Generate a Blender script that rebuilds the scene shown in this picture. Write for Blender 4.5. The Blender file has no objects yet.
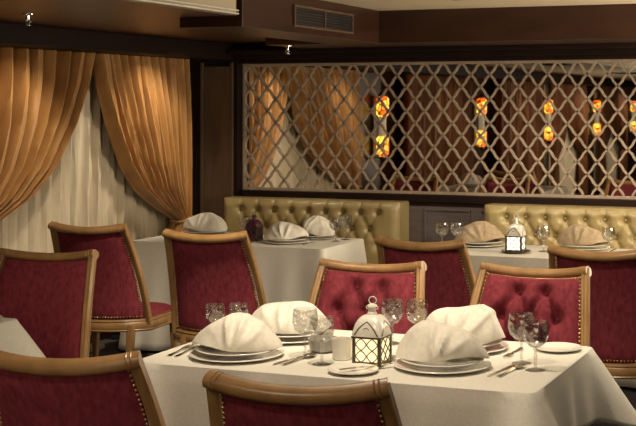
import bpy, bmesh, math, random
import numpy as np
from mathutils import Vector, Matrix
random.seed(7)
PI = math.pi
C = bpy.context.scene.collection
SC = bpy.context.scene

# ------------------------------------------------------------------ camera, world, light, exposure
cam_d = bpy.data.cameras.new('camera'); cam = bpy.data.objects.new('camera', cam_d); C.objects.link(cam)
cam.location = (0, 0, 1.67); cam.rotation_euler = (PI/2, 0, math.atan(447/1250))
cam_d.sensor_width = 36; cam_d.lens = 1250/636*36
cam_d.shift_x = (318-450)/636; cam_d.shift_y = (106-213)/636
cam_d.clip_start = .05
SC.camera = cam
SC.view_settings.view_transform = 'Standard'; SC.view_settings.look = 'None'
SC.view_settings.gamma = 1; SC.view_settings.use_curve_mapping = False
SC.view_settings.exposure = 0.25
w = bpy.data.worlds.new('room_dusk'); SC.world = w; w.use_nodes = True
w.node_tree.nodes['Background'].inputs[0].default_value = (1, .8, .55, 1)
w.node_tree.nodes['Background'].inputs[1].default_value = .05

WARM = (1.0, .85, .64)
def spot(x, y, power, tx=None, ty=None, tz=.4, cone=95, blend=.7, size=.05, z=2.29, col=WARM):
    d = bpy.data.lights.new('downlight_beam', 'SPOT'); d.energy = power; d.color = col
    d.spot_size = math.radians(cone); d.spot_blend = blend; d.shadow_soft_size = size
    o = bpy.data.objects.new('downlight_beam', d); C.objects.link(o); o.location = (x, y, z)
    t = Vector((x if tx is None else tx, y if ty is None else ty, tz)) - o.location
    o.rotation_euler = t.to_track_quat('-Z', 'Y').to_euler()
def area(x, y, z, sx, sy, power, tgt, col=WARM):
    d = bpy.data.lights.new('added_fill', 'AREA'); d.energy = power; d.color = col
    d.shape = 'RECTANGLE'; d.size = sx; d.size_y = sy
    o = bpy.data.objects.new('added_fill', d); C.objects.link(o); o.location = (x, y, z)
    o.rotation_euler = (Vector(tgt)-o.location).to_track_quat('-Z', 'Y').to_euler()
spot(-1.75, 3.75, 85, cone=100)                       # over the front table
spot(-2.3, 3.9, 60, -2.6, 5.2, .6, cone=85)           # washing the middle chairs
spot(-1.1, 4.8, 80, -1.6, 5.2, .6, cone=80)           # buttoned chairs
spot(-3.0, 5.25, 110, -3.9, 6.1, .7, cone=58)         # chairs before the curtain
spot(-3.3, 3.4, 45, -3.9, 4.0, .75, cone=60)          # left edge table
spot(-1.9, 6.9, 90, -3.5, 7.6, .5, cone=40)           # right side of the left banquette table
spot(-2.53, 7.13, 34, -2.2, 8.0, .75, cone=90)        # right banquette table
for xx in (-4.5, -3.7, -2.9, -2.1, -1.3): spot(xx, 6.5, 34, xx, 8.7, 1.05, cone=42, blend=1)   # washing lattice and banquettes
for xx in (-4.55, -3.85, -2.4, -1.7): spot(xx, 8.12, 13, xx, 8.42, .6, cone=75, z=2.09)          # spots added to graze the banquette tufting from above
spot(-4.45, 6.3, 28, -5.2, 6.3, 1.25, cone=80, z=2.1)
spot(-4.45, 7.7, 40, -5.2, 7.8, 1.25, cone=80, z=2.1)
spot(-1.9, 1.5, 27, -1.8, 3.0, .8, cone=90)           # front chairs
for yy, pw_ in ((3.2, 20), (0, 20), (-3.6, 60), (-7.0, 60)):
    spot(-4.2, yy, pw_, -5.2, yy, .9, cone=90, z=2.1)
area(.6, 1.0, 2.2, 1.6, 1.6, 13, (-2.2, 5.5, .7))     # soft fill added out of view, up to the right
area(.2, 7.0, 1.5, .5, 1.6, 75, (-2.4, 7.0, 2.32))    # unseen light added to brighten the cream ceiling
area(-1.2, -1.0, 1.4, .5, 5.0, 150, (-3.9, -1.0, 2.32))  # unseen light added for the cream ceiling panel reflected in the mirror

# ------------------------------------------------------------------ materials
def principled(name, col, rough=.5, metal=0., spec=.5):
    m = bpy.data.materials.new(name); m.use_nodes = True
    b = m.node_tree.nodes['Principled BSDF']
    b.inputs['Base Color'].default_value = (*col, 1); b.inputs['Roughness'].default_value = rough
    b.inputs['Metallic'].default_value = metal; b.inputs['Specular IOR Level'].default_value = spec
    return m, m.node_tree, b
def noisy(name, c1, c2, scale=8., rough=.5, metal=0., spec=.5, stretch=(1, 1, 1), detail=4., bump=0., lo=.3, hi=.7, bscale=None):
    m, nt, b = principled(name, c1, rough, metal, spec)
    N, L = nt.nodes, nt.links
    tc = N.new('ShaderNodeTexCoord'); mp = N.new('ShaderNodeMapping'); mp.inputs['Scale'].default_value = stretch
    n = N.new('ShaderNodeTexNoise'); n.inputs['Scale'].default_value = scale; n.inputs['Detail'].default_value = detail
    r = N.new('ShaderNodeValToRGB'); r.color_ramp.elements[0].position = lo; r.color_ramp.elements[1].position = hi
    r.color_ramp.elements[0].color = (*c1, 1); r.color_ramp.elements[1].color = (*c2, 1)
    L.new(tc.outputs['Object'], mp.inputs[0]); L.new(mp.outputs[0], n.inputs['Vector'])
    L.new(n.outputs['Fac'], r.inputs[0]); L.new(r.outputs[0], b.inputs['Base Color'])
    if bump:
        bp = N.new('ShaderNodeBump'); bp.inputs['Strength'].default_value = bump; bp.inputs['Distance'].default_value = .004
        src = n
        if bscale:
            src = N.new('ShaderNodeTexNoise'); src.inputs['Scale'].default_value = bscale; L.new(mp.outputs[0], src.inputs['Vector'])
        L.new(src.outputs['Fac'], bp.inputs['Height']); L.new(bp.outputs[0], b.inputs['Normal'])
    return m
M = {}
M['velvet'] = noisy('crimson_velvet', (.145, .020, .030), (.24, .040, .056), 60, .85, spec=.15, stretch=(1, 1, .35), bump=.25)
vb = M['velvet'].node_tree.nodes['Principled BSDF']; vb.inputs['Sheen Weight'].default_value = .16
vb.inputs['Sheen Tint'].default_value = (.9, .25, .3, 1); vb.inputs['Sheen Roughness'].default_value = .4
M['giltwood'] = noisy('honey_wood', (.25, .132, .048), (.40, .228, .092), 14, .33, stretch=(1, 1, .25))
M['brass'] = principled('brass_nail', (.55, .38, .16), .35, 1)[0]
M['mahogany'] = noisy('mahogany_panel', (.030, .011, .006), (.054, .020, .010), 3, .32, stretch=(1, .5, 5))
M['brownwood'] = noisy('brown_veneer', (.058, .022, .009), (.085, .032, .013), 5, .35, stretch=(1, .3, 5))
M['darkwood'] = noisy('dark_wood', (.011, .0055, .004), (.02, .009, .006), 4, .6, spec=.15, stretch=(1, .3, 4))
M['greywood'] = noisy('grey_brown_wood', (.10, .08, .08), (.15, .12, .12), 5, .38, stretch=(1, 1, 5))
M['pilaster'] = noisy('walnut_pilaster', (.09, .055, .032), (.13, .08, .046), 6, .4, stretch=(4, 4, .6))
M['lattice'] = noisy('limed_wood', (.31, .235, .17), (.40, .31, .225), 16, .5)
M['cream'] = noisy('cream_ceiling', (.70, .60, .42), (.74, .63, .45), 3, .8)
M['fascia'] = noisy('cream_fascia', (.46, .40, .28), (.50, .43, .30), 3, .7)
M['linen'] = noisy('linen_cloth', (.60, .57, .50), (.67, .64, .57), 120, .85, spec=.2, bump=.08)
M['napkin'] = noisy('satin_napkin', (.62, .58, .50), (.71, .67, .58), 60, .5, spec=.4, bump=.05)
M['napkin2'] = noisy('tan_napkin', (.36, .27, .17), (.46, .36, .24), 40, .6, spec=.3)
M['china'] = noisy('white_china', (.72, .69, .62), (.75, .72, .65), 5, .12)
M['greychina'] = noisy('grey_ceramic', (.30, .28, .25), (.34, .32, .29), 5, .3)
M['silver'] = noisy('silver', (.62, .58, .52), (.72, .68, .6), 30, .22, 1)
M['whitemetal'] = noisy('white_metal', (.74, .71, .63), (.82, .79, .70), 30, .3, .15)
M['ironwork'] = noisy('dark_ironwork', (.10, .085, .065), (.16, .135, .1), 20, .4, .8)
M['chrome'] = principled('chrome', (.8, .8, .8), .12, 1)[0]
M['leather'] = noisy('olive_gold_leather', (.34, .26, .115), (.42, .33, .15), 5, .34, spec=.6, bump=.05)
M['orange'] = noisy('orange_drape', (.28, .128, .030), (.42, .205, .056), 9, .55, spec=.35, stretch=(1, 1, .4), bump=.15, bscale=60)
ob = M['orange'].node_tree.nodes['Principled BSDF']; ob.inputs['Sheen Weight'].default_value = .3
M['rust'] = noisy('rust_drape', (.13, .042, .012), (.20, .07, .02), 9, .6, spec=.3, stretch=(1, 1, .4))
M['sheer'] = noisy('cream_sheer', (.58, .50, .37), (.66, .575, .43), 30, .8, spec=.2, stretch=(1, 1, .2))
M['mirror'] = principled('mirror_glass', (.78, .76, .72), .015, 1)[0]
M['black'] = noisy('black_slats', (.006, .006, .007), (.012, .011, .011), 10, .5)
M['pewter'] = noisy('dark_louvre', (.03, .022, .02), (.045, .034, .03), 10, .45)
m, nt, b = principled('glass', (1, 1, 1), .01)
N, L = nt.nodes, nt.links
gt = N.new('ShaderNodeBsdfTransparent'); gt.inputs[0].default_value = (.93, .93, .92, 1)
gg = N.new('ShaderNodeBsdfGlossy'); gg.inputs['Roughness'].default_value = .04
lw = N.new('ShaderNodeLayerWeight'); lw.inputs['Blend'].default_value = .45
pw = N.new('ShaderNodeMath'); pw.operation = 'POWER'; pw.inputs[1].default_value = 2.2; L.new(lw.outputs['Facing'], pw.inputs[0])
ml = N.new('ShaderNodeMath'); ml.operation = 'MULTIPLY_ADD'; ml.inputs[1].default_value = .55; ml.inputs[2].default_value = .14; L.new(pw.outputs[0], ml.inputs[0])
tcg = N.new('ShaderNodeTexCoord'); vg = N.new('ShaderNodeTexVoronoi'); vg.inputs['Scale'].default_value = 48; L.new(tcg.outputs['Object'], vg.inputs['Vector'])
bg = N.new('ShaderNodeBump'); bg.inputs['Strength'].default_value = .9; bg.inputs['Distance'].default_value = .004; L.new(vg.outputs['Distance'], bg.inputs['Height']); L.new(bg.outputs[0], gg.inputs['Normal'])
gm = N.new('ShaderNodeMixShader'); L.new(ml.outputs[0], gm.inputs[0]); L.new(gt.outputs[0], gm.inputs[1]); L.new(gg.outputs[0], gm.inputs[2])
L.new(gm.outputs[0], N['Material Output'].inputs['Surface']); N.remove(b)
M['glass'] = m
def emissive(name, col, strength, mosaic=None):
    m, nt, b = principled(name, col, .4)
    b.inputs['Emission Color'].default_value = (*col, 1); b.inputs['Emission Strength'].default_value = strength
    if mosaic:
        N, L = nt.nodes, nt.links
        tc = N.new('ShaderNodeTexCoord')
        v = N.new('ShaderNodeTexVoronoi'); v.inputs['Scale'].default_value = mosaic
        e = N.new('ShaderNodeTexVoronoi'); e.feature = 'DISTANCE_TO_EDGE'; e.inputs['Scale'].default_value = mosaic
        r = N.new('ShaderNodeValToRGB'); s = N.new('ShaderNodeSeparateColor')
        r.color_ramp.elements[0].color = (.8, .10, .008, 1); r.color_ramp.elements[0].position = .2
        r.color_ramp.elements[1].color = (1, .55, .06, 1); r.color_ramp.elements[1].position = .7
        st = N.new('ShaderNodeMath'); st.operation = 'GREATER_THAN'; st.inputs[1].default_value = .07
        mu = N.new('ShaderNodeMath'); mu.operation = 'MULTIPLY'; mu.inputs[1].default_value = strength
        L.new(tc.outputs['Object'], v.inputs['Vector']); L.new(tc.outputs['Object'], e.inputs['Vector'])
        L.new(v.outputs['Color'], s.inputs[0]); L.new(s.outputs[0], r.inputs[0])
        L.new(r.outputs[0], b.inputs['Emission Color']); L.new(r.outputs[0], b.inputs['Base Color'])
        L.new(e.outputs['Distance'], st.inputs[0]); L.new(st.outputs[0], mu.inputs[0]); L.new(mu.outputs[0], b.inputs['Emission Strength'])
    return m
M['pane_lit'] = emissive('lit_pane', (1, .80, .46), .95)
M['pane_bright'] = emissive('bright_lit_pane', (1, .93, .74), 1.5)
M['pane_dark'] = noisy('plum_glass', (.045, .015, .03), (.10, .03, .05), 30, .15)
M['mosaic'] = emissive('amber_mosaic', (1, .5, .06), 2.2, mosaic=14)
M['tube'] = emissive('frosted_tube', (.75, .6, .38), .22)
M['bulb'] = emissive('downlight_lens', (1, .8, .5), 1.0)
def carpet():
    m, nt, b = principled('patterned_carpet', (.02, .015, .012), .95, spec=.1)
    N, L = nt.nodes, nt.links
    tc = N.new('ShaderNodeTexCoord'); n = N.new('ShaderNodeTexNoise'); n.inputs['Scale'].default_value = 2.6; n.inputs['Distortion'].default_value = 1.5
    r = N.new('ShaderNodeValToRGB'); r.color_ramp.interpolation = 'CONSTANT'
    r.color_ramp.elements[0].color = (.012, .010, .010, 1); r.color_ramp.elements[1].position = .57; r.color_ramp.elements[1].color = (.09, .075, .06, 1)
    L.new(tc.outputs['Object'], n.inputs['Vector']); L.new(n.outputs['Fac'], r.inputs[0]); L.new(r.outputs[0], b.inputs['Base Color'])
    return m
M['carpet'] = carpet()

# ------------------------------------------------------------------ mesh helpers
def link(name, bm, mat, parent=None, smooth=True, loc=None, rot=0.):
    bmesh.ops.recalc_face_normals(bm, faces=bm.faces)
    me = bpy.data.meshes.new(name); bm.to_mesh(me); bm.free()
    me.materials.append(M[mat] if isinstance(mat, str) else mat)
    if smooth:
        me.polygons.foreach_set('use_smooth', [True]*len(me.polygons))
        try: me.set_sharp_from_angle(angle=math.radians(40))
        except Exception: pass
    o = bpy.data.objects.new(name, me); C.objects.link(o)
    if parent: o.parent = parent
    if loc: o.location = loc
    o.rotation_euler = (0, 0, rot)
    return o
def tag(o, label, cat, group=None):
    o['label'] = label; o['category'] = cat
    if group: o['group'] = group
    return o
def thing(name, label, cat, loc=(0, 0, 0), rot=0., group=None):
    o = bpy.data.objects.new(name, None); o.empty_display_size = .1; C.objects.link(o)
    o.location = loc; o.rotation_euler = (0, 0, rot)
    return tag(o, label, cat, group)
def struct(o): o['kind'] = 'structure'; return o
def copy_tree(root, loc, rot, label, group=None, scale=None):
    r = root.copy(); C.objects.link(r); r.location = loc; r.rotation_euler = (0, 0, rot); r['label'] = label
    if group: r['group'] = group
    if scale: r.scale = (scale,)*3
    for ch in root.children:
        c = ch.copy(); C.objects.link(c); c.parent = r
        for g in ch.children:
            d = g.copy(); C.objects.link(d); d.parent = c
    return r
def box(bm, x0, x1, y0, y1, z0, z1, bev=0.):
    vs = [bm.verts.new(p) for p in ((x0,y0,z0),(x1,y0,z0),(x1,y1,z0),(x0,y1,z0),(x0,y0,z1),(x1,y0,z1),(x1,y1,z1),(x0,y1,z1))]
    fs = [bm.faces.new([vs[i] for i in f]) for f in ((0,3,2,1),(4,5,6,7),(0,1,5,4),(1,2,6,5),(2,3,7,6),(3,0,4,7))]
    if bev:
        es = list({e for f in fs for e in f.edges})
        bmesh.ops.bevel(bm, geom=es, offset=bev, segments=2, profile=.6, affect='EDGES')
def B(*a, **k):
    bm = bmesh.new(); box(bm, *a, **k); return bm
def lathe(bm, prof, n=24, cx=0, cy=0, z=0, close=False, mod=None):
    rings = []
    for r, h in prof:
        if r < 1e-6: rings.append([bm.verts.new((cx, cy, z+h))]); continue
        rings.append([bm.verts.new((cx+r*math.cos(2*PI*i/n)*(mod(i, h) if mod else 1), cy+r*math.sin(2*PI*i/n)*(mod(i, h) if mod else 1), z+h)) for i in range(n)])
    for a, b_ in zip(rings, rings[1:]):
        for i in range(n):
            j = (i+1) % n
            if len(a) == 1 and len(b_) == 1: continue
            if len(a) == 1: bm.faces.new((a[0], b_[j], b_[i]))
            elif len(b_) == 1: bm.faces.new((a[i], a[j], b_[0]))
            else: bm.faces.new((a[i], a[j], b_[j], b_[i]))
def rrect(w, h, r=.3, n=4):
    r = min(w, h)*r; pts = []
    for cx, cy, a0 in ((w/2-r, h/2-r, 0), (-w/2+r, h/2-r, PI/2), (-w/2+r, -h/2+r, PI), (w/2-r, -h/2+r, 1.5*PI)):
        for i in range(n): a = a0+PI/2*i/(n-1); pts.append((cx+r*math.cos(a), cy+r*math.sin(a)))
    return pts
def sweep(bm, path, prof, side=(1, 0, 0), scale=None, cap=True, closed=False):
    P = [Vector(p) for p in path]; n = len(P); rings = []; S0 = Vector(side)
    for i, p in enumerate(P):
        a = P[i-1] if (i or closed) else p; b_ = P[(i+1) % n] if (i < n-1 or closed) else p
        T = (b_-a).normalized(); S = (S0-T*S0.dot(T)).normalized(); Nn = T.cross(S)
        k = scale[i] if scale else 1
        rings.append([bm.verts.new(p+S*(q[0]*k)+Nn*(q[1]*k)) for q in prof])
    m_ = len(prof)
    pairs = list(zip(rings, rings[1:])) + ([(rings[-1], rings[0])] if closed else [])
    for a, b_ in pairs:
        for i in range(m_): bm.faces.new((a[i], a[(i+1) % m_], b_[(i+1) % m_], b_[i]))
    if cap and not closed:
        bm.faces.new(rings[0][::-1]); bm.faces.new(rings[-1])
def circ(r, n=8): return [(r*math.cos(2*PI*i/n), r*math.sin(2*PI*i/n)) for i in range(n)]
def grid(bm, pts):           # pts[i][j] -> Vector-like
    V = [[bm.verts.new(p) for p in row] for row in pts]
    for i in range(len(V)-1):
        for j in range(len(V[0])-1): bm.faces.new((V[i][j], V[i+1][j], V[i+1][j+1], V[i][j+1]))
    return V

# ------------------------------------------------------------------ the room
YB = 8.72          # mirror plane on the back wall
XW = -5.36         # window wall
YR = -9.6; XR = 2.6
struct(link('floor', B(XW-.1, XR+.1, YR-.1, YB+.2, -.06, 0), 'carpet', smooth=False))
struct(link('ceiling', B(XW-.1, XR+.1, YR-.1, YB+.2, 2.32, 2.40), 'cream', smooth=False))
struct(link('wall_left', B(XW-.1, XW, YR-.1, YB+.2, 0, 2.32), 'mahogany', smooth=False))
struct(link('wall_right', B(XR, XR+.1, YR-.1, YB+.2, 0, 2.32), 'mahogany', smooth=False))
struct(link('wall_rear', B(XW, XR, YR-.1, YR, 0, 2.32), 'mahogany', smooth=False))
struct(link('wall_back', B(XW, XR, YB+.01, YB+.2, 0, 2.32), 'mahogany', smooth=False))
# panelled dado on the back wall
bm = bmesh.new(); box(bm, -4.82, XR, YB-.05, YB+.01, .1, .955)
for x0 in (-3.30, -2.86, -2.2, -1.5, -.8, -.1, .6):
    x1 = x0+(.36 if x0 < -3 else .55)
    for a in ((x0, x1, .895, .907), (x0, x1, .55, .562), (x0, x0+.012, .55, .907), (x1-.012, x1, .55, .907)):
        box(bm, a[0], a[1], YB-.064, YB-.05, a[2], a[3], .003)
struct(link('trim_1', bm, 'greywood', smooth=False))
bm = bmesh.new(); box(bm, -4.82, XR, YB-.075, YB+.01, .955, 1.012, .006); box(bm, -4.82, XR, YB-.06, YB+.01, .93, .955, .004)
struct(link('trim_2', bm, 'darkwood', smooth=False))
bm = bmesh.new(); box(bm, XW+.1, XR, YB-.04, YB+.01, 0, .1, .008)
struct(link('baseboard_back', bm, 'darkwood', smooth=False))
# pilaster between the curtain and the screen
bm = bmesh.new(); box(bm, XW, -4.845, 8.62, YB+.01, 0, 2.14)
struct(link('pilaster', bm, 'darkwood', smooth=False))
bm = bmesh.new(); box(bm, -5.14, -4.90, 8.605, 8.62, .3, 1.98, .006)
for a in ((-5.165, -5.14), (-4.90, -4.875)): box(bm, a[0], a[1], 8.60, 8.62, .27, 2.01, .005)
struct(link('trim_3', bm, 'pilaster', smooth=False))
# dropped soffit along the windows: brown underside, mahogany box at the far end, cream fascia nearer the viewer
bm = bmesh.new(); box(bm, XW, -3.36, 4.7, YB, 2.155, 2.32); box(bm, XW, -4.6, YR, 4.7, 2.155, 2.32)
struct(link('soffit_slab', bm, 'brownwood', smooth=False))
struct(link('ceiling_panel', B(-4.6, -3.36, YR, 4.7, 2.158, 2.32), 'cream', smooth=False))
bm = bmesh.new(); box(bm, -3.72, -3.33, 5.98, 7.88, 2.10, 2.325, .004)
struct(link('soffit_beam', bm, 'mahogany', smooth=False))
bm = bmesh.new(); box(bm, -3.36, -3.30, YR, 5.86, 2.155, 2.325, .003)
struct(link('soffit_fascia_trim', bm, 'fascia', smooth=False))
bm = bmesh.new()
for z in (2.155, 2.172): box(bm, -3.30, -3.282, YR, 5.86, z, z+.008, .002)
struct(link('trim_4', bm, 'whitemetal', smooth=False))
bm = bmesh.new(); box(bm, XW, -4.85, YR, YB, 2.03, 2.155, .01)
struct(link('pelmet_trim', bm, 'darkwood', smooth=False))
# soffit along the back wall, stepped mouldings under it
bm = bmesh.new(); box(bm, -4.2, XR, 7.87, YB, 2.10, 2.325, .004)
struct(link('back_wall_beam', bm, 'mahogany', smooth=False))
bm = bmesh.new(); box(bm, -4.845, XR, 8.45, YB, 2.068, 2.10, .006); box(bm, -4.845, XR, 8.56, YB, 2.03, 2.068, .006); box(bm, -4.845, XR, 8.64, YB, 2.0, 2.03, .005)
struct(link('trim_5', bm, 'darkwood', smooth=False))

# ------------------------------------------------------------------ mirror and lattice screen
LX0, LX1, LZ0, LZ1 = -4.842, -1.30, 1.012, 2.0
mir = link('wall_mirror', B(LX0, LX1, YB-.004, YB+.008, LZ0, LZ1), 'mirror', smooth=False)
tag(mir, 'long wall mirror on the back wall behind the pale lattice screen', 'mirror')
scr = thing('lattice_screen', 'pale wooden trellis lattice screen fixed over the long back wall mirror', 'screen', (LX0, YB-.005, LZ0))
W_, H_ = LX1-LX0, LZ1-LZ0
bm = bmesh.new(); cw, chh = .146, .1795; half = .0070; th = .011
kink = ((0, 0), (.43, .372), (.462, .445), (.538, .555), (.57, .628), (1, 1))
def strip(bm, pts):
    pts = [Vector(p) for p in pts]
    L_, R_ = [], []
    for i, p in enumerate(pts):
        t = (pts[min(i+1, len(pts)-1)]-pts[max(i-1, 0)]).normalized(); n = Vector((-t.y, t.x))
        L_.append(p+n*half); R_.append(p-n*half)
    f = [[bm.verts.new((q.x, y, q.y)) for q in S] for S, y in ((L_, -th), (R_, -th), (R_, 0), (L_, 0))]
    for a in range(4):
        for i in range(len(pts)-1): bm.faces.new((f[a][i], f[a][i+1], f[(a+1) % 4][i+1], f[(a+1) % 4][i]))
nx = int(W_/(cw/2))+1; nz = 11
for i in range(nx):
    for j in range(nz):
        x0 = .012+(i)*cw/2-.02; z0 = H_-.01-(j+1)*chh/2
        up = (i+j) % 2 == 0
        pts = []
        for a, b_ in kink:
            pts.append((x0+a*cw/2, z0+(b_ if up else 1-b_)*chh/2))
        cl = [p for p in pts if -.002 <= p[0] <= W_+.002 and .0 <= p[1] <= H_]
        if len(cl) >= 2: strip(bm, cl)
link('lattice', bm, 'lattice', scr, smooth=False)
bm = bmesh.new()
for a in ((0, W_, 0, .022), (0, W_, H_-.022, H_), (0, .022, .022, H_-.022), (W_-.022, W_, .022, H_-.022)):
    box(bm, a[0], a[1], -.017, 0, a[2], a[3], .003)
link('frame', bm, 'lattice', scr, smooth=False)

# ------------------------------------------------------------------ curtains along the window wall
def curtain_bm(y_out, y_in, zt=2.06, ztie=.83, npl=13, depth=.062, open_=True, seed=0, nv=44, nu=150, dx=0.):
    """panel hung from y_out (tied side) to y_in; x is the wall distance"""
    rnd = random.Random(seed); w_ = y_in-y_out
    ph = [rnd.uniform(-.5, .5) for _ in range(40)]
    fx = [0, .2, .42, .65, .8, .9, .96, 1.0]; fy = [1, .95, .86, .72, .56, .37, .22, .13]
    rows = []; zb = .06
    zs = [zt-(zt-ztie)*i/(nv-1) for i in range(nv)] + [ztie-(ztie-zb)*k/12 for k in range(1, 13)]
    for z in zs:
        t = min((zt-z)/(zt-ztie), 1); tail = max((ztie-z)/(ztie-zb), 0)
        f = float(np.interp(t, fx, fy)) if open_ else 1.
        if open_ and tail: f = .13+.11*min(tail*3, 1)
        A = depth*(.75+.25*f) if open_ else depth
        row = []
        for j in range(nu):
            u = j/(nu-1)
            a = u*npl*2*PI+ph[int(u*npl) % 40]*.9+(.8*math.sin(3*t+u*5) if open_ else .3*math.sin(2*t+u*7))
            s = (.55-1.55*abs(math.cos(a/2))**5+.22*math.sin(a)) if open_ else math.copysign(abs(math.sin(a))**.75, math.sin(a))
            y = y_out+w_*f*u
            bulge = (.05*math.sin(PI*t)*(1-abs(2*u-1)) if open_ else 0)
            row.append((dx+A*s+bulge+.012*math.sin(2.3*a+t*4), y+.006*math.cos(a), z))
        rows.append(row)
    bm = bmesh.new(); grid(bm, rows); return bm
def solid(o, t):
    md = o.modifiers.new('thickness', 'SOLIDIFY'); md.thickness = t; md.offset = 0
def curtain(name, label, y_out, y_in, mat, grp, **k):
    t = thing(name, label, 'curtain', (-5.18, 0, 0), 0, grp)
    o = link('drape', curtain_bm(y_out, y_in, **k), mat, t); solid(o, .006)
    if k.get('open_', True):
        zt = k.get('ztie', .83); s = 1 if y_in > y_out else -1
        bm = bmesh.new(); ym = y_out+(y_in-y_out)*.065; rr = abs(y_in-y_out)*.075+.012
        sweep(bm, [(.052*math.cos(q), ym+rr*math.sin(q), zt+.012*math.sin(q)) for q in [2*PI*i/24 for i in range(24)]], rrect(.012, .05), side=(0, 0, 1), closed=True)
        for v in bm.verts: pass
        link('tieback', bm, mat, t)
    return t
def sheer(label, y0, y1, seed, grp=None, npl=20):
    bm = curtain_bm(y0, y1, zt=2.05, npl=npl, depth=.018, open_=False, seed=seed, nu=npl*9, nv=14)
    o = link('sheer_curtain', bm, 'sheer'); o.location = (-5.325, 0, 0); solid(o, .003)
    tag(o, label, 'curtain', grp)
G = 'drapes along the window wall'
curtain('drape_curtain', 'orange drape swept left and tied at the far left window edge', 5.75, 7.265, 'orange', G, seed=1, ztie=.86, npl=11)
curtain('drape_curtain', 'orange drape swept right and tied beside the dark pilaster', 8.44, 7.275, 'orange', G, seed=2, ztie=.80, npl=10)
sheer('cream sheer curtain hanging between the two parted orange drapes', 5.72, 8.6, 3)
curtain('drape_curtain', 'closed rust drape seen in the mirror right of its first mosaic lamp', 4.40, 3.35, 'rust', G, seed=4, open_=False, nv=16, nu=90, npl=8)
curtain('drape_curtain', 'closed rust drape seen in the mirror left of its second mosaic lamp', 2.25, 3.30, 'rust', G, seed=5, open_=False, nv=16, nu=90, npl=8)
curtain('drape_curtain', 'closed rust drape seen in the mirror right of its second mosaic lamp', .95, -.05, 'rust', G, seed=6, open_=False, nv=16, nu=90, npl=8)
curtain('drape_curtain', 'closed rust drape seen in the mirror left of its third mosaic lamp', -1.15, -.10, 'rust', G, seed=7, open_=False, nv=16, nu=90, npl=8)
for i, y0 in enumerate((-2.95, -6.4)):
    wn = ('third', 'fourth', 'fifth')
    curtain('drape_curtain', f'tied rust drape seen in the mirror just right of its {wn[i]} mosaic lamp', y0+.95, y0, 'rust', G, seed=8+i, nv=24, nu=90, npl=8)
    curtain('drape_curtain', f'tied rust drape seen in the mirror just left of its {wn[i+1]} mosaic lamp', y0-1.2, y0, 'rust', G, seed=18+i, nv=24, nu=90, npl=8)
    sheer(f'pale sheer seen as a cone in the mirror between its {wn[i]} and {wn[i+1]} mosaic lamps', y0-1.2, y0+.95, 28+i, npl=12)
# mosaic wall lamps (seen in the mirror)
def wall_lamp(y, word):
    t = thing('wall_lamp', f'amber mosaic wall lamp, {word} of the row seen in the mirror from the left', 'wall lamp', (XW, y, 1.12), 0, 'mosaic wall lamps on the window wall')
    link('backplate', B(0, .03, -.06, .06, 0, .66, bev=.006), 'ironwork', t)
    for z0 in (0., .43):
        bm = bmesh.new(); lathe(bm, [(0, z0), (.04, z0), (.068, z0+.03), (.07, z0+.1), (.068, z0+.2), (.04, z0+.225), (0, z0+.225)], 16, .11)
        sh = link('shade', bm, 'mosaic', t)
    bm = bmesh.new(); lathe(bm, [(.045, .225), (.04, .26), (.04, .39), (.045, .43)], 16, .11)
    link('tube', bm, 'tube', t)
    for z0, pr in ((.66, [(0, .655), (.05, .655), (.05, .675), (.02, .70), (0, .715)]), (-.012, [(0, -.05), (.02, -.04), (.045, -.015), (.045, 0), (0, 0)])):
        bm = bmesh.new(); lathe(bm, pr, 12, .11); box(bm, .02, .11, -.008, .008, z0, z0+.014); link('bracket', bm, 'ironwork', t)
for y, wd in zip((4.92, 1.49, -1.94, -5.37, -8.8), ('first', 'second', 'third', 'fourth', 'last')): wall_lamp(y, wd)

# ------------------------------------------------------------------ tufting
def tuft(x, z, buttons, dep=.022, sig=.02, crease=.010, cs=.009, reach=.17):
    d = np.zeros_like(x)
    for bx, bz in buttons: d = np.maximum(d, dep*np.exp(-(((x-bx)**2+(z-bz)**2)/(2*sig*sig))))
    c = np.zeros_like(x)
    for i, (ax, az) in enumerate(buttons):
        for bx, bz in buttons[i+1:]:
            if abs(az-bz) < .02 or math.hypot(ax-bx, az-bz) > reach: continue
            L2 = (bx-ax)**2+(bz-az)**2
            s = np.clip(((x-ax)*(bx-ax)+(z-az)*(bz-az))/L2, 0, 1)
            q = (x-ax-s*(bx-ax))**2+(z-az-s*(bz-az))**2
            c = np.maximum(c, crease*np.exp(-q/(2*cs*cs)))
    return np.maximum(d, c)+.4*np.minimum(d, c)
def dome(bm, p, r, nrm=(0, -1, 0), n=8):
    z = Vector(nrm).normalized(); x = z.orthogonal().normalized(); y = z.cross(x); p = Vector(p)
    top = bm.verts.new(p+z*r*.7); rings = []
    for k, (rr, h) in enumerate(((.7, .5), (1, 0))):
        rings.append([bm.verts.new(p+x*(r*rr*math.cos(2*PI*i/n))+y*(r*rr*math.sin(2*PI*i/n))+z*(r*.7*h)) for i in range(n)])
    for i in range(n):
        bm.faces.new((top, rings[0][i], rings[0][(i+1) % n])); bm.faces.new((rings[0][i], rings[1][i], rings[1][(i+1) % n], rings[0][(i+1) % n]))

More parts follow.
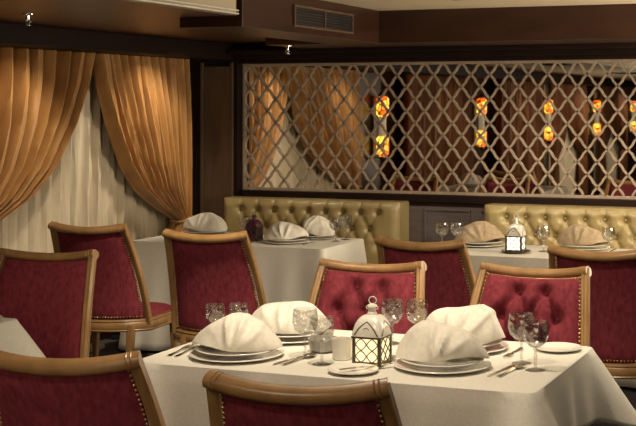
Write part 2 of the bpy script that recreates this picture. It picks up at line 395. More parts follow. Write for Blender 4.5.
# ------------------------------------------------------------------ dining chairs
ZB, ZT = .425, .985
def hw(t): return .292-.055*t+.006*math.sin(PI*t)
def by(t): return .195+.055*t+.125*max(t, 0)**2.
def back_pt(u, t, off=0.):
    z = ZB+(ZT-ZB)*t-.026*(1-u*u)*t**3
    sl = (.045+.275*max(t, 0)**1.2)/(ZT-ZB); n = Vector((0, -1, sl)).normalized()
    return Vector((hw(t)*u, by(t)-(.03+.095*max(0, 1-t)**1.4)*(u*u-.5), z))+n*off
def make_chair(tufted, label, loc, rot):
    t = thing('dining_chair', label, 'chair', loc, rot, 'red velvet dining chairs')
    # upholstered back
    nu, nv = 56, 60; inn = .86
    us = np.linspace(-1, 1, nu); vs = np.linspace(.0, .95, nv)
    U, V = np.meshgrid(us, vs, indexing='ij')
    T = (V-0)/.95
    X = U*inn*(.292-.055*V); Z = ZB+(ZT-ZB)*V
    pad = (.056 if tufted else .034)*(1-U**8)*(1-np.abs(2*T-1)**9)
    btn = []
    if tufted:
        for k, zz in enumerate((.885, .78, .675, .57)):
            for q in ((-.058, .058) if k % 2 == 0 else (-.120, 0, .120)): btn.append((q, zz))
        tf = tuft(X, Z, btn, dep=.068, sig=.021, crease=.036, cs=.011, reach=.135)
        pad = np.maximum(pad+.008*(1-U**4)*(1-(2*T-1)**4)-tf, -.004)
    bm = bmesh.new()
    F = [[back_pt(us[i]*inn, vs[j], .006*(0 if (i in (0, nu-1) or j in (0, nv-1)) else 1)+pad[i][j]) for j in range(nv)] for i in range(nu)]
    grid(bm, F)
    R = [[back_pt(us[i]*inn, vs[j], -.016*(1-us[i]**10)*(1-abs(2*vs[j]/.95-1)**12)) for j in range(0, nv)] for i in range(0, nu)]
    grid(bm, [r[::-1] for r in R])
    bmesh.ops.remove_doubles(bm, verts=bm.verts, dist=.0005)
    bk = link('backrest', bm, 'velvet', t)
    if tufted:
        for bx, bz in btn:
            v = (bz-ZB)/(ZT-ZB); u = bx/(.292-.055*v)
            bm = bmesh.new(); dome(bm, back_pt(u, v, .002), .009, (0, -1, .3)); link('button', bm, 'velvet', bk)
    # frame
    prof = [(-.021, -.018), (-.015, -.022), (-.008, -.022), (-.005, -.018), (.001, -.022), (.009, -.022), (.014, -.018), (.021, -.014), (.021, .014), (.014, .021), (-.014, .021), (-.021, .016)]
    N = 18
    for s in (-1, 1):
        bm = bmesh.new(); path = []
        for i in range(N+1):
            tt = -.06+1.055*i/N
            p = back_pt(s*.94, tt, 0); path.append(p)
        p = path[-1]; path += [p+Vector((0, .004, .010))]
        sweep(bm, path, [(q[0]*s, q[1]*(1 if s > 0 else 1)) for q in prof], side=(1, 0, 0), scale=[.8]*(N+1)+[.72])
        link('stile', bm, 'giltwood', t)
    bm = bmesh.new()
    path = [back_pt(-1.0+2.0*i/24, .985) for i in range(25)]
    sweep(bm, path, rrect(.040, .050, .42, 4), side=(0, .45, .9))
    for s in (-1, 1):
        for k in (.86, .91):
            sweep(bm, [back_pt(s*(k-.012), .985), back_pt(s*k, .985), back_pt(s*(k+.012), .985)], rrect(.044, .054, .42, 4), side=(0, .45, .9), scale=[.9, 1, .9])
    link('top_rail', bm, 'giltwood', t)
    # nail-head trims
    bm = bmesh.new()
    for s in (-1, 1):
        for i in range(34):
            v = .02+.92*i/33
            dome(bm, back_pt(s*.845, v, -.006), .0052, (0, 1, 0), 6)
            if tufted: dome(bm, back_pt(s*.845, v, .012), .0052, (0, -1, 0), 6)
    if tufted:
        for i in range(28): dome(bm, back_pt(-.82+1.64*i/27, .935, .012), .0052, (0, -1, 0), 6)
    for i in range(30): dome(bm, back_pt(-.82+1.64*i/29, .015, -.006), .0048, (0, 1, 0), 6)
    link('nailhead_trim', bm, 'brass', t)
    # seat
    sw, y0, y1 = .285, -.225, .2
    bm = bmesh.new(); n = 20
    def sp(i, j, top):
        a = -1+2*i/n; c = j/n
        x = a*(sw-.03*c); y = y0+(y1+.045-.12*a*a-y0)*c - .02*(1-a*a)*(1-c)
        e = (1-abs(a)**6)*(1-abs(2*c-1)**6)
        return (x*.97, y, .42+.045*e**.5 if top else .415)
    grid(bm, [[sp(i, j, 1) for j in range(n+1)] for i in range(n+1)]); grid(bm, [[sp(i, j, 0) for j in range(n, -1, -1)] for i in range(n+1)])
    for idx in ((0, 1), (n, 1)):
        grid(bm, [[sp(idx[0], j, k) for j in range(n+1)] for k in (0, 1)]); grid(bm, [[sp(j, idx[0], k) for j in range(n+1)] for k in (0, 1)])
    bmesh.ops.remove_doubles(bm, verts=bm.verts, dist=.0004)
    link('seat', bm, 'velvet', t)
    bm = bmesh.new()
    fine = [Vector((-sw+2*sw*k/10, y0-.012-.02*(1-(2*k/10-1)**2), .38)) for k in range(11)]
    fine += [Vector((sw-.006*k/6, y0+(.13-y0)*k/6, .38)) for k in range(1, 6)]
    fine += [Vector((.279*(1-2*k/16), .258-.128*(1-2*k/16)**2, .38)) for k in range(17)]
    fine += [Vector((-sw+.006*(1-k/6), .13+(y0-.13)*k/6, .38)) for k in range(1, 6)]
    rp = [(-.016, -.034), (.010, -.034), (.016, -.026), (.012, -.02), (.016, -.012), (.016, .016), (.011, .022), (.016, .028), (.012, .038), (-.016, .038)]
    # sweep horizontally: side axis outward is computed from the loop, so build by hand
    rings = []
    for i, p in enumerate(fine):
        T_ = (fine[(i+1) % len(fine)]-fine[i-1]).normalized(); O = Vector((T_.y, -T_.x, 0))
        rings.append([bm.verts.new(p+O*q[0]+Vector((0, 0, q[1]))) for q in rp])
    for i in range(len(rings)):
        a, b_ = rings[i], rings[(i+1) % len(rings)]
        for k in range(len(rp)): bm.faces.new((a[k], a[(k+1) % len(rp)], b_[(k+1) % len(rp)], b_[k]))
    link('seat_rail', bm, 'giltwood', t)
    lp = rrect(.046, .046, .2, 3)
    for s in (-1, 1):
        bm = bmesh.new(); sweep(bm, [(s*.262, y0+.012, .365), (s*.262, y0+.012, .33), (s*.264, y0+.01, .315), (s*.265, y0+.008, .30), (s*.268, y0, 0)], lp, scale=[1, 1, .82, .95, .55]); link('leg', bm, 'giltwood', t)
        bm = bmesh.new(); sweep(bm, [(s*.19, y1, .385), (s*.19, y1+.005, .3), (s*.195, y1+.035, .12), (s*.20, y1+.08, 0)], lp, scale=[1.05, .95, .85, .7]); link('leg', bm, 'giltwood', t)
    return t
OFF = .375
def at(x, yt, toward_camera, rot=0.):       # chair origin from the place of its top rail
    r = rot if toward_camera else PI+rot
    return (x+OFF*math.sin(r), yt-OFF*math.cos(r), 0), r
l, r = at(-1.455, 5.15, True, .0)
tc = make_chair(True, 'red chair with deep buttoned inside back and brass nails behind right end of front table', l, r)
l, r = at(-2.17, 5.06, True, .10)
copy_tree(tc, l, r, 'red chair facing us directly behind the front table lantern, nails along its frame')
l, r = at(-1.412, 2.80, False, .13)
pc = make_chair(False, 'nearest red velvet chair, its back to us, at middle of front table', l, r)
for x, yt, tw, rot, lab in (
        (-2.185, 2.88, False, .18, 'red chair cropped by the lower left corner, back to us, at front table'),
        (-2.30, 5.96, False, .0, 'red chair back to us just left of the lit lantern on the right banquette table'),
        (-1.35, 5.86, False, .0, 'red chair back to us cut by the right edge of the photo'),
        (-4.40, 6.08, False, .12, 'red chair back to us in front of the cream sheer curtain'),
        (-3.53, 5.92, False, .12, 'red chair back to us below the right orange drape and beside the left banquette'),
        (-3.775, 4.93, True, .20, 'red chair facing left table, its white-lit right edge at far left of photo')):
    l, r = at(x, yt, tw, rot); copy_tree(pc, l, r, lab)

# ------------------------------------------------------------------ banquettes
def banquette(x0, x1, label):
    t = thing('banquette', label, 'banquette', ((x0+x1)/2, 8.35, 0), 0, 'tufted banquettes on the back wall')
    hw_ = (x1-x0)/2; yf = .13
    pit = .142; nb = int((2*hw_-.10)/pit); bt = []
    for k, z in enumerate((.885, .765, .645)):
        n = nb if k % 2 == 0 else nb-1
        for i in range(n): bt.append(((i-(n-1)/2)*pit, z))
    nu, nv = int(2*hw_/.011), 48
    xs = np.linspace(-hw_, hw_, nu); zs = np.linspace(.46, .965, nv)
    X, Z = np.meshgrid(xs, zs, indexing='ij')
    pad = .05*np.minimum(1, (np.minimum(hw_-np.abs(X), .05)/.05))**.5*np.minimum(1, np.minimum(.965-Z, .05)/.05)**.5
    lead = np.zeros_like(X)          # vertical pleats from the top row of buttons to the top edge
    for bx, bz in bt:
        if bz > .88: lead = np.maximum(lead, .012*np.exp(-((X-bx)**2)/(2*.009**2))*(Z > bz))
    tf = np.maximum(tuft(X, Z, bt, dep=.045, sig=.022, crease=.017, cs=.012, reach=.16), lead)
    pad = np.maximum(pad-np.minimum(tf, pad), 0)
    bm = bmesh.new(); F = [[(xs[i], yf-pad[i][j], zs[j]) for j in range(nv)] for i in range(nu)]; grid(bm, F)
    grid(bm, [[(xs[i], yy, .965) for yy in (yf, .31)] for i in (0, nu-1)])
    for i in (0, nu-1): grid(bm, [[(xs[i], yy, zz) for yy in (yf, .31)] for zz in (.46, .965)])
    grid(bm, [[(xs[i], .31, zz) for zz in (.46, .965)] for i in (0, nu-1)]); grid(bm, [[(xs[i], yy, .46) for yy in (yf, .31)] for i in (0, nu-1)])
    bk = link('backrest', bm, 'leather', t)
    for bx, bz in bt:
        bm = bmesh.new(); dome(bm, (bx, yf-.012, bz), .014); link('button', bm, 'leather', bk)
    link('seat', B(-hw_, hw_, -.31, yf-.002, .30, .46, bev=.03), 'leather', t)
    link('base', B(-hw_+.02, hw_-.02, -.27, .30, 0, .30, bev=.005), 'darkwood', t)
banquette(-4.88, -3.42, 'olive gold tufted banquette left of the panelled gap, under left part of lattice')
banquette(-2.77, -1.30, 'olive gold tufted banquette at right, behind the lit lantern under the lattice')

# ------------------------------------------------------------------ tables and cloths
def rect_loop(x0, x1, y0, y1, r, n=60):
    """points and outward normals round a rounded rectangle, with how close each is to a corner"""
    segs = []; pts = []
    for cx, cy, a0 in ((x1-r, y0+r, -PI/2), (x1-r, y1-r, 0), (x0+r, y1-r, PI/2), (x0+r, y0+r, PI)):
        for i in range(9): a = a0+PI/2*i/8; pts.append((Vector((cx+r*math.cos(a), cy+r*math.sin(a))), Vector((math.cos(a), math.sin(a))), 1-abs(i-4)/4))
    out = []
    for i in range(len(pts)):
        p, n_, c = pts[i]; q, m_, d = pts[(i+1) % len(pts)]
        out.append((p, n_, c)); L = (q-p).length
        if L > .08:
            k = int(L/.03)
            for s in range(1, k):
                f = s/k; dd = min(f, 1-f)*L
                out.append((p.lerp(q, f), n_.lerp(m_, f).normalized(), .0 if dd > .10 else -.0))
    return out
def cloth(name, label, x0, x1, y0, y1, z, drop, flare=.10, corner=.5, droop=.25, waves=.012, seed=1, mat='linen', grp='white tablecloths', under=False):
    lp = rect_loop(x0, x1, y0, y1, .03); n = len(lp); rnd = random.Random(seed)
    per = [0]
    for i in range(1, n): per.append(per[-1]+(lp[i][0]-lp[i-1][0]).length)
    corners = [Vector((a, b_)) for a in (x0, x1) for b_ in (y0, y1)]
    bm = bmesh.new(); rows = []
    ins = [(.05, 0), (.012, 0)]
    row = []
    for k, off in enumerate((.022, .012, .004, 0)):
        rows.append([bm.verts.new((p.x-nn.x*off, p.y-nn.y*off, z-(.002 if k == 3 else 0))) for p, nn, c in lp])
    K = 14
    for k in range(1, K+1):
        d = k/K; row = []
        for i, (p, nn, c) in enumerate(lp):
            cd = min((p-q).length for q in corners); cf = math.exp(-(cd/.10)**2)
            wv = waves*d*(math.sin(per[i]*19+seed)+.6*math.sin(per[i]*31+2*seed))*(1-cf)
            o = .004*min(1, d*6)+drop*(flare*d+corner*cf*d)+wv
            row.append(bm.verts.new((p.x+nn.x*o, p.y+nn.y*o, z-.006-drop*d*(1+droop*cf))))
        rows.append(row)
    for a, b_ in zip(rows, rows[1:]):
        for i in range(n): bm.faces.new((a[i], a[(i+1) % n], b_[(i+1) % n], b_[i]))
    bm.faces.new(rows[0])
    o = link(name, bm, mat); solid(o, .003)
    return tag(o, label, 'tablecloth', grp)
def table(x0, x1, y0, y1, label):
    t = thing('dining_table', label, 'table', ((x0+x1)/2, (y0+y1)/2, 0), 0, 'dining tables under cloths')
    a, b_ = (x1-x0)/2-.006, (y1-y0)/2-.006
    link('tabletop', B(-a, a, -b_, b_, .71, .742, bev=.006), 'darkwood', t)
    for sx in (-1, 1):
        for sy in (-1, 1):
            bm = bmesh.new(); sweep(bm, [(sx*(a-.22), sy*(b_-.22), .712), (sx*(a-.22), sy*(b_-.22), 0)], rrect(.06, .06), scale=[1, .7]); link('leg', bm, 'darkwood', t)
TA = (-2.59, -1.09, 3.85, 4.68); TC = (-4.92, -3.47, 7.3, 7.95); TBt = (-2.83, -1.32, 7.3, 7.95); TD = (-4.85, -3.57, 3.5, 4.46)
table(*TA, 'front table hidden under the white cloth with the lit lantern')
table(*TC, 'table hidden under the cloth before the left banquette')
table(*TBt, 'table hidden under the cloth before the right banquette')
table(*TD, 'table hidden under the cloth cut by the left edge')
cloth('tablecloth', 'short white top cloth with flared corners on the front table', *TA, .75, .235, flare=.12, corner=.75, droop=.25, seed=1)
cloth('tablecloth', 'long white under cloth showing below the front table top cloth hem', TA[0]+.01, TA[1]-.01, TA[2]+.03, TA[3]-.26, .7435-.035, .69, flare=.02, corner=.03, droop=0, waves=.02, seed=2)
cloth('tablecloth', 'pale long cloth on the table before the left banquette', *TC, .75, .725, flare=.03, corner=.10, droop=0, waves=.012, seed=3)
cloth('tablecloth', 'pale long cloth on the table before the right banquette', *TBt, .75, .725, flare=.03, corner=.10, droop=0, waves=.012, seed=4)
cloth('tablecloth', 'white top cloth corner at the left edge before the white-edged chair', *TD, .75, .235, flare=.15, corner=.75, droop=.3, seed=5)
cloth('tablecloth', 'long white under cloth of the table at the left edge', TD[0]+.02, TD[1]-.02, TD[2]+.03, TD[3]-.28, .7435-.035, .69, flare=.02, corner=.03, droop=0, waves=.02, seed=6)

# ------------------------------------------------------------------ tableware
ZTAB = .7515
def plate_bm(r, h=.014):
    bm = bmesh.new()
    lathe(bm, [(0, 0), (r*.55, 0), (r*.60, .002), (r*.98, h), (r, h+.002), (r*.985, h+.0045), (r*.66, .008), (r*.58, .005), (0, .005)], 48)
    return bm
charger0 = link('charger_plate', plate_bm(.172, .012), 'china'); dinner0 = link('dinner_plate', plate_bm(.148, .014), 'china'); side0 = link('side_plate', plate_bm(.088, .010), 'china')
def napkin_bm(seed, sx=1., sz=1., ridge=.04):
    rnd = random.Random(seed); bm = bmesh.new(); nu, nv = 120, 30; rows = []
    rx, ry, h = .168*sx, .105, .116*sz
    ph = [rnd.uniform(0, 6.28) for _ in range(6)]; tx = rnd.uniform(-.012, .012)
    k1 = (rnd.uniform(.10, .2), rnd.uniform(-.2, -.1), rnd.uniform(.5, .7), rnd.uniform(-.7, -.5))
    k2 = (rnd.uniform(0, 1.2), rnd.uniform(0, 1.2))
    for j in range(nv):
        s = j/(nv-1); row = []
        for i in range(nu):
            a = 2*PI*i/nu; ca, sa = math.cos(a), math.sin(a)
            rdg = ridge*sx*max(-1, min(1, ca*1.25))+tx          # the top is a short soft ridge
            prof = s**1.22; bul = math.sin(PI*min(1, s*1.02))**.8
            x = rx*ca*(1-prof)+rdg*prof+.014*ca*bul; y = ry*sa*(1-prof)+(.010*sa)*prof
            pl = (.011*math.sin(2*a+ph[1]+1.5*s)+.007*math.sin(3*a+ph[2]-2*s)+.002*math.sin(11*a+ph[0]))*bul
            for f0, wd, am in ((k1[0], .065, .024), (k1[1], .06, .022), (k1[2], .13, .018*k2[0]), (k1[3], .12, .018*k2[1])):
                xc = (f0*.2+f0*1.5*s*(1-.35*s))*rx                # stiff folds opening upwards in a V
                pl += am*math.exp(-(abs(x-xc)/(wd*rx))**1.6)*bul
            nrm = Vector((ca/rx, sa/ry, 0)).normalized()
            z = h*(.5*s+.5*math.sin(s*PI/2))*(1+.09*math.sin(x/rx*3.2+ph[3])*s)+.020*(1-s)*max(0, math.sin(2*a+ph[4]))
            row.append((x+nrm.x*pl*.8, y+nrm.y*pl*1.2, z))
        rows.append(row)
    V = [[bm.verts.new(p) for p in row] for row in rows]
    for a_, b_ in zip(V, V[1:]):
        for i in range(nu): bm.faces.new((a_[i], a_[(i+1) % nu], b_[(i+1) % nu], b_[i]))
    bm.faces.new(V[0][::-1]); bm.faces.new(V[-1])
    for _ in range(2): bmesh.ops.smooth_vert(bm, verts=bm.verts, factor=.4, use_axis_x=True, use_axis_y=True, use_axis_z=True)
    lo = min(v_.co.z for v_ in bm.verts)
    for v_ in bm.verts: v_.co.z -= lo
    return bm
first = {}
def put(proto, loc, rot, label, cat, group, scale=None):
    if proto.name in first:
        o = proto.copy(); C.objects.link(o)
    else:
        first[proto.name] = 1; o = proto
    o.location = loc; o.rotation_euler = (0, 0, rot); tag(o, label, cat, group)
    if scale: o.scale = (scale,)*3
    return o
def setting(x, y, who, rot=0., nap='napkin', seed=1, sx=1., sz=1., sc=None, napkin=True, ridge=.04):
    put(charger0, (x, y, ZTAB), 0, f'large white charger plate {who}', 'plate', 'charger plates', sc)
    k = sc or 1
    put(dinner0, (x, y, ZTAB+.0165*k), 0, f'white dinner plate stacked {who}', 'plate', 'dinner plates', sc)
    if napkin:
        o = link('folded_napkin', napkin_bm(seed, sx*k, sz*k, ridge), nap, loc=(x, y, ZTAB+.0235*k+.0135*k), rot=rot)
        tag(o, f'{"cream" if nap == "napkin" else "tan"} folded napkin {who}', 'napkin', 'folded napkins')
setting(-1.505, 4.13, 'right of the front table lantern', .12, seed=11, ridge=.065)
setting(-2.28, 4.055, 'at left end of front table', .28, seed=12, ridge=.015)
setting(-2.26, 4.44, 'behind the goblets left of the front lantern', .2, seed=13)
setting(-1.545, 4.47, 'just before the buttoned chair back', -.1, seed=14, sz=1.1, ridge=.075)
setting(-4.63, 7.78, 'below the right orange drape', 0, seed=15)
setting(-3.86, 7.53, 'at front of left banquette table', .3, seed=16, sc=.9)
setting(-3.78, 7.84, 'at rear of left banquette table', -.3, seed=17, sc=.78, sz=1.35)
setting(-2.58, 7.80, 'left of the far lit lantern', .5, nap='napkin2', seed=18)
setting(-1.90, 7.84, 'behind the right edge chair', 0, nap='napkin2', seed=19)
setting(-3.735, 4.285, 'at the corner of the left edge table', 0, seed=20, napkin=False)
setting(-4.55, 4.0, 'farther left on left edge table', 0, seed=21)
put(side0, (-1.765, 3.945, ZTAB), 0, 'small side plate just behind the nearest chair top rail', 'plate', 'side plates')
put(side0, (-1.20, 4.565, ZTAB), 0, 'small side plate at the front table far right corner', 'plate', 'side plates')
# goblets
gl = thing('wine_goblet', '', 'glass', (0, 0, 0), 0, 'cut glass goblets')
facet = lambda i, h: 1+(.035*(1 if i % 2 else -1) if .085 < h < .125 else 0)
bm = bmesh.new(); lathe(bm, [(0, .078), (.020, .082), (.037, .098), (.0445, .122), (.0435, .148), (.0405, .170), (.0388, .170), (.0418, .148), (.0426, .122), (.035, .1), (.018, .085), (0, .082)], 24, mod=facet); link('bowl', bm, 'glass', gl)
bm = bmesh.new(); lathe(bm, [(0, .010), (.006, .012), (.0045, .035), (.008, .048), (.0045, .06), (.006, .07), (.010, .0795), (0, .0795)], 16); link('stem', bm, 'glass', gl)
bm = bmesh.new(); lathe(bm, [(0, 0), (.034, 0), (.035, .002), (.010, .009), (0, .011)], 28); link('foot', bm, 'glass', gl)
glasses = [(-1.183, 4.19, 1., 'nearer of the goblet pair at the front table right end'), (-1.262, 4.285, 1.05, 'farther of the goblet pair at the front table right end'),
           (-1.925, 4.03, 1., 'nearer of the goblet pair left of the front table lantern'), (-2.035, 4.12, 1.05, 'farther of the goblet pair left of the front table lantern'),
           (-1.835, 4.47, 1., 'left goblet of the pair right behind the front table lantern'), (-1.745, 4.50, 1., 'right goblet of the pair right behind the front table lantern'),
           (-2.515, 4.30, .84, 'left goblet behind the napkin at front table left end'), (-2.435, 4.345, .84, 'right goblet behind the napkin at front table left end'),
           (-2.78, 7.62, .95, 'left goblet by the panelled wall gap'), (-2.69, 7.66, .95, 'right goblet by the panelled wall gap'),
           (-3.585, 7.72, .95, 'nearer goblet at right end of left banquette table'), (-3.57, 7.85, 1., 'farther goblet at right end of left banquette table'),
           (-2.10, 7.62, .95, 'goblet left of the tan napkin behind the right edge chair'), (-1.69, 7.66, .95, 'goblet right of the tan napkin behind the right edge chair'),
           (-4.22, 7.62, .95, 'goblet beside the plum lantern on the left banquette table'), (-4.15, 4.05, 1., 'goblet on the left edge table seen only in the mirror')]
for i, (x, y, s, lab) in enumerate(glasses):
    if i == 0: gl.location = (x, y, ZTAB); gl['label'] = 'cut glass goblet, '+lab; gl.scale = (s,)*3
    else: copy_tree(gl, (x, y, ZTAB), 0, 'cut glass goblet, '+lab, scale=s)
# cutlery
def knife():
    bm = bmesh.new()
    pts = [(0, .0035), (.02, .007), (.06, .0075), (.09, .006), (.10, .005), (.112, .007), (.15, .0095), (.19, .0085), (.215, .002)]
    rows = [[(x, -w_, .002), (x, -w_*.5, .005 if x < .1 else .0026), (x, w_*.5, .005 if x < .1 else .0026), (x, w_, .002), (x, 0, 0)] for x, w_ in pts]
    V = [[bm.verts.new(p) for p in r_] for r_ in rows]
    for a, b_ in zip(V, V[1:]):
        for i in range(5): bm.faces.new((a[i], a[(i+1) % 5], b_[(i+1) % 5], b_[i]))
    bm.faces.new(V[0]); bm.faces.new(V[-1][::-1]); return bm
def handle_rows(pts):
    return [[(x, -w_, z), (x, 0, z+.003), (x, w_, z), (x, 0, z-.002)] for x, w_, z in pts]
def fork(spoon=False):
    bm = bmesh.new()
    rows = handle_rows([(0, .008, .003), (.02, .009, .003), (.06, .006, .004), (.11, .003, .006), (.135, .0035, .007)])
    V = [[bm.verts.new(p) for p in r_] for r_ in rows]
    for a, b_ in zip(V, V[1:]):
        for i in range(4): bm.faces.new((a[i], a[(i+1) % 4], b_[(i+1) % 4], b_[i]))
    bm.faces.new(V[0]); bm.faces.new(V[-1][::-1])
    if spoon:
        n, m_ = 16, 5; R = []
        for k in range(m_+1):
            f = k/m_; R.append([(.165+.032*f*math.cos(2*PI*i/n), .020*f*math.sin(2*PI*i/n), .003+.007*f*f) for i in range(n)])
        c = bm.verts.new(R[0][0]); rr = [[bm.verts.new(p) for p in r_] for r_ in R[1:]]
        for i in range(n): bm.faces.new((c, rr[0][i], rr[0][(i+1) % n]))
        for a, b_ in zip(rr, rr[1:]):
            for i in range(n): bm.faces.new((a[i], b_[i], b_[(i+1) % n], a[(i+1) % n]))
    else:
        box(bm, .132, .152, -.012, .012, .005, .0075, .001)
        for k in range(4):
            y = -.0105+.007*k; box(bm, .150, .20, y-.002, y+.002, .005, .007)
    return bm
kn0 = link('table_knife', knife(), 'silver'); fk0 = link('table_fork', fork(), 'silver'); sp0 = link('soup_spoon', fork(True), 'silver')
solid(sp0, .0014)
for x, y, who in ((-1.505, 4.13, 'of the front right plates'), (-2.28, 4.055, 'of the front left plates')):
    for i, dx in enumerate((-.205, -.237)):
        put(fk0, (x+dx, y-.09, ZTAB), PI/2+.1, f'silver fork lying {"next to and left" if i == 0 else "outermost left"} {who}', 'fork', 'table forks')
    put(kn0, (x+.20, y-.10, ZTAB), PI/2-.12, f'silver knife lying right {who}', 'knife', 'table knives')
    put(sp0, (x+.232, y-.09, ZTAB), PI/2-.16, f'silver spoon lying right of the knife {who}', 'spoon', 'soup spoons')
for x, y, who in ((-2.26, 4.44, 'of the rear left plates'), (-1.545, 4.47, 'of the rear right plates')):
    put(fk0, (x+.205, y+.08, ZTAB), -PI/2, f'silver fork lying right {who}', 'fork', 'table forks')
    put(kn0, (x-.20, y+.09, ZTAB), -PI/2, f'silver knife lying left {who}', 'knife', 'table knives')
put(kn0, (-1.80, 3.905, ZTAB+.0125), .9, 'silver butter knife resting on the small plate behind the nearest chair', 'knife', 'table knives')
for x, y, who in ((-4.63, 7.78, 'behind the chair beside the orange drape'), (-3.90, 7.55, 'at left banquette table front'), (-2.58, 7.8, 'left of the far lit lantern'), (-1.90, 7.84, 'behind the right edge chair')):
    put(kn0, (x+.2, y-.1, ZTAB), PI/2, f'silver knife lying right of the plates {who}', 'knife', 'table knives')
    put(fk0, (x-.2, y-.1, ZTAB), PI/2, f'silver fork lying left of the plates {who}', 'fork', 'table forks')
# small ceramics
bm = bmesh.new(); lathe(bm, [(0, 0), (.030, 0), (.034, .004), (.036, .072), (.0365, .076), (.034, .076), (.032, .010), (0, .008)], 32)
tag(link('votive_cup', bm, 'china', loc=(-1.895, 4.135, ZTAB)), 'white porcelain tealight cup just left of the front table lantern', 'cup')
bm = bmesh.new(); lathe(bm, [(0, 0), (.035, 0), (.05, .01), (.056, .045), (.057, .052), (.053, .052), (.046, .014), (0, .008)], 32)
tag(link('sugar_bowl', bm, 'greychina', loc=(-2.02, 4.24, ZTAB)), 'small grey bowl standing behind the goblets left of the front lantern', 'bowl')
bm = bmesh.new(); lathe(bm, [(0, 0), (.05, 0), (.09, .012), (.092, .016), (.05, .006), (0, .006)], 32)
tag(link('lantern_tray', bm, 'ironwork', loc=(-2.245, 7.5, ZTAB)), 'dark round tray under the lit lantern on the right banquette table', 'tray')

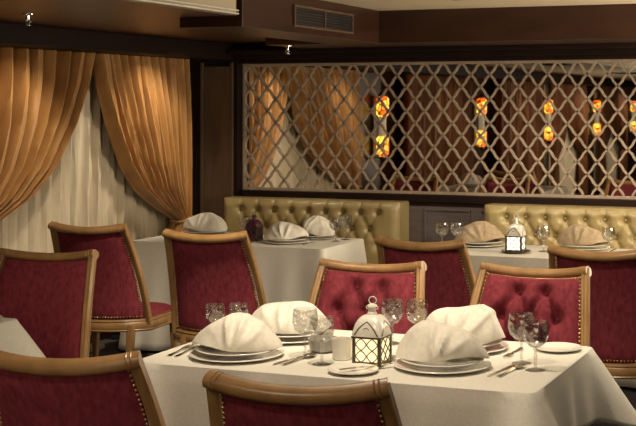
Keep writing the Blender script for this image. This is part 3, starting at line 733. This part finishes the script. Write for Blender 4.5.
# ------------------------------------------------------------------ lanterns
def lantern(label, loc, pane, metal, iron, scale, lit):
    t = thing('table_lantern', label, 'lantern', loc, 0, 'table lanterns'); t.scale = (scale,)*3
    a = .05; z0, z1 = .012, .098
    bm = bmesh.new(); box(bm, -a-.006, a+.006, -a-.006, a+.006, .004, .014, .002)
    for sx in (-1, 1):
        for sy in (-1, 1):
            box(bm, sx*a-.006, sx*a+.006, sy*a-.006, sy*a+.006, z0, z1, .001); lathe(bm, [(0, 0), (.007, 0), (.008, .003), (.006, .006), (0, .006)], 10, sx*a, sy*a)
    box(bm, -a-.009, a+.009, -a-.009, a+.009, z1, z1+.008, .002); link('body_frame', bm, iron, t)
    for k in range(4):
        q = k*PI/2; R = Matrix.Rotation(q, 3, 'Z')
        bm = bmesh.new(); box(bm, -a+.005, a-.005, -a-.001, -a+.001, z0, z1)
        bmesh.ops.rotate(bm, verts=bm.verts, cent=(0, 0, 0), matrix=R); pn = link('pane', bm, pane, t, smooth=False)
        bm = bmesh.new(); n = 2; w_ = 2*(a-.006)/n; h_ = (z1-z0)/n
        for i in range(n):
            for j in range(n):
                xm, zm = -a+.006+w_*(i+.5), z0+h_*(j+.5)
                P4 = [(xm-w_/2, zm), (xm, zm+h_/2), (xm+w_/2, zm), (xm, zm-h_/2)]
                for m_ in range(4):
                    p, r_ = P4[m_], P4[(m_+1) % 4]; mid = ((p[0]+r_[0])/2, (p[1]+r_[1])/2)
                    bow = ((xm-mid[0])*.12, (zm-mid[1])*.12)
                    sweep(bm, [(p[0], -a-.003, p[1]), (mid[0]-bow[0], -a-.003, mid[1]-bow[1]), (r_[0], -a-.003, r_[1])], circ(.0022, 5), side=(0, 1, 0))
        bmesh.ops.rotate(bm, verts=bm.verts, cent=(0, 0, 0), matrix=R); link('trellis', bm, iron, pn)
    # swept square dome with pierced ribs
    bm = bmesh.new(); rows = []
    for i in range(11):
        s = i/10; r_ = .056*math.cos(s*PI/2*.86)**.95+.004; z = z1+.008+.074*math.sin(s*PI/2)**1.0
        ring = []
        for k in range(32):
            q = 2*PI*k/32; c, s_ = math.cos(q), math.sin(q); e = 8-5*s
            m_ = (abs(c)**e+abs(s_)**e)**(-1/e); ring.append(bm.verts.new((r_*c*m_, r_*s_*m_, z)))
        rows.append(ring)
    for p, q in zip(rows, rows[1:]):
        for k in range(32): bm.faces.new((p[k], p[(k+1) % 32], q[(k+1) % 32], q[k]))
    bm.faces.new(rows[0][::-1]); bm.faces.new(rows[-1]); rf = link('roof', bm, metal, t)
    bm = bmesh.new()
    for k in range(4):
        q = k*PI/2; R = Matrix.Rotation(q, 3, 'Z'); tmp = bmesh.new()
        arch = [(-.046, -.0585, z1+.012), (-.034, -.0575, z1+.032), (-.016, -.052, z1+.050), (0, -.047, z1+.061), (.016, -.052, z1+.050), (.034, -.0575, z1+.032), (.046, -.0585, z1+.012)]
        sweep(bm, [R @ Vector(p) for p in arch], circ(.0028, 6), side=R @ Vector((0, 1, .2)))
        for cx, cz, rr in ((0, z1+.028, .012), (-.018, z1+.022, .007), (.018, z1+.022, .007)):
            sweep(bm, [R @ Vector((cx+rr*math.cos(b_), -.0575+.1*(cz-z1-.02+rr*math.sin(b_)), cz+rr*math.sin(b_))) for b_ in [2*PI*i/14 for i in range(14)]], circ(.0018, 5), side=R @ Vector((0, 1, 0)), closed=True)
        tmp.free()
    link('filigree', bm, iron if lit else metal, rf)
    bm = bmesh.new(); lathe(bm, [(0, z1+.08), (.018, z1+.082), (.017, z1+.09), (.014, z1+.092), (.014, z1+.108), (.019, z1+.112), (.017, z1+.117), (.006, z1+.122), (0, z1+.122)], 16)
    for sx in (-1, 1): sweep(bm, [(sx*(.019+.005*math.cos(b_)), 0, z1+.107+.005*math.sin(b_)) for b_ in [2*PI*i/10 for i in range(10)]], circ(.0016, 5), side=(0, 1, 0), closed=True)
    link('neck', bm, metal, t)
    bm = bmesh.new(); sweep(bm, [(.002+.0135*math.cos(b_), .003*math.cos(b_), z1+.134+.0135*math.sin(b_)) for b_ in [2*PI*i/22 for i in range(22)]], circ(.0021, 6), side=(0, 1, 0), closed=True)
    link('ring', bm, metal, t)
    bm = bmesh.new(); lathe(bm, [(0, .0145), (.022, .0145), (.022, .055), (0, .058)], 16); link('candle', bm, 'china', t)
    if lit:
        d = bpy.data.lights.new('lantern_glow', 'POINT'); d.energy = lit; d.color = (1, .8, .48); d.shadow_soft_size = .03
        for dx, dy in ((0, -.10), (.10, 0)):
            pass
    return t
lantern('white metal lantern with lit trellis panes and ring on the front table', (-1.765, 4.11, ZTAB), 'pane_lit', 'whitemetal', 'ironwork', .97, 1)
lantern('brightly lit small lantern on dark tray on the right banquette table', (-2.245, 7.5, ZTAB+.0095), 'pane_bright', 'whitemetal', 'ironwork', .95, 1)
lantern('unlit plum glass lantern beside napkins on the left banquette table', (-4.13, 7.58, ZTAB), 'pane_dark', 'pane_dark', 'ironwork', .80, 0)

# ------------------------------------------------------------------ ceiling fittings
def vent(name, label, x, y0, y1, z0, z1, frame, slat, n, split):
    t = thing(name, label, 'vent', (x, (y0+y1)/2, z0)); w_ = (y1-y0)/2; h_ = z1-z0
    bm = bmesh.new(); f = .014
    for a in ((-w_, w_, 0, f), (-w_, w_, h_-f, h_), (-w_, -w_+f, f, h_-f), (w_-f, w_, f, h_-f)): box(bm, 0, .014, a[0], a[1], a[2], a[3], .002)
    if split: box(bm, 0, .013, -.008, .008, f, h_-f)
    link('frame', bm, frame, t, smooth=False)
    link('backing', B(0, .003, -w_+f, w_-f, f, h_-f), 'black', t, smooth=False)
    bm = bmesh.new()
    for i in range(n):
        z = f+(h_-2*f)*(i+.5)/n; box(bm, .002, .012, -w_+f, w_-f, z-.003, z+.002)
    link('louvre', bm, slat, t, smooth=False)
vent('air_vent', 'dark two-part louvred air vent in the mahogany beam box', -3.33, 6.58, 7.42, 2.135, 2.265, 'pilaster', 'pewter', 6, True)
vent('air_vent', 'black slotted vent in the cream fascia left of its bright end', -3.30, 4.75, 5.29, 2.185, 2.31, 'black', 'black', 5, False)
for y, lab in ((3.4, 'dark square ceiling vent seen in the mirror, the nearer to the lattice middle'), (-.8, 'dark square ceiling vent seen in the mirror, the nearer to its right end')):
    t = thing('ceiling_vent', lab, 'vent', (-3.72, y, 2.158), 0, 'vents in the cream ceiling panel')
    bm = bmesh.new()
    for a in ((-.2, .2, -.3, -.27), (-.2, .2, .27, .3), (-.2, -.17, -.27, .27), (.17, .2, -.27, .27)): box(bm, a[0], a[1], a[2], a[3], -.012, 0, .002)
    link('frame', bm, 'pewter', t, smooth=False)
    bm = bmesh.new(); box(bm, -.17, .17, -.27, .27, -.004, 0)
    for k in range(9): box(bm, -.17, .17, -.25+.06*k, -.235+.06*k, -.010, -.003)
    link('louvre', bm, 'black', t, smooth=False)
t = thing('recessed_downlight', 'round recessed downlight in the cream ceiling above the lattice', 'ceiling light', (-2.53, 7.13, 2.32))
bm = bmesh.new(); lathe(bm, [(.075, 0), (.078, -.004), (.055, -.008), (.05, 0)], 32); link('trim_ring', bm, 'brass', t)
bm = bmesh.new(); lathe(bm, [(0, -.003), (.052, -.003)], 24); link('lens', bm, 'bulb', t)
def sprinkler(label, x, y, z):
    t = thing('fire_sprinkler', label, 'sprinkler', (x, y, z), 0, 'fire sprinklers')
    bm = bmesh.new(); lathe(bm, [(0, 0), (.035, 0), (.034, -.006), (.012, -.008), (.010, -.03), (0, -.03)], 16); link('escutcheon', bm, 'chrome', t)
    bm = bmesh.new()
    for s in (-1, 1): sweep(bm, [(s*.008, 0, -.028), (s*.016, 0, -.04), (s*.004, 0, -.058)], circ(.003, 6), side=(0, 1, 0))
    lathe(bm, [(0, -.03), (.003, -.03), (.003, -.058), (0, -.058)], 8); link('yoke', bm, 'chrome', t)
    bm = bmesh.new(); lathe(bm, [(0, -.058), (.020, -.058), (.020, -.061), (0, -.061)], 16); link('deflector', bm, 'chrome', t)
sprinkler('small chrome sprinkler under the beam above the lattice left part', -4.09, 8.0, 2.10)
sprinkler('small chrome sprinkler under the brown soffit at upper left', -4.31, 5.45, 2.155)
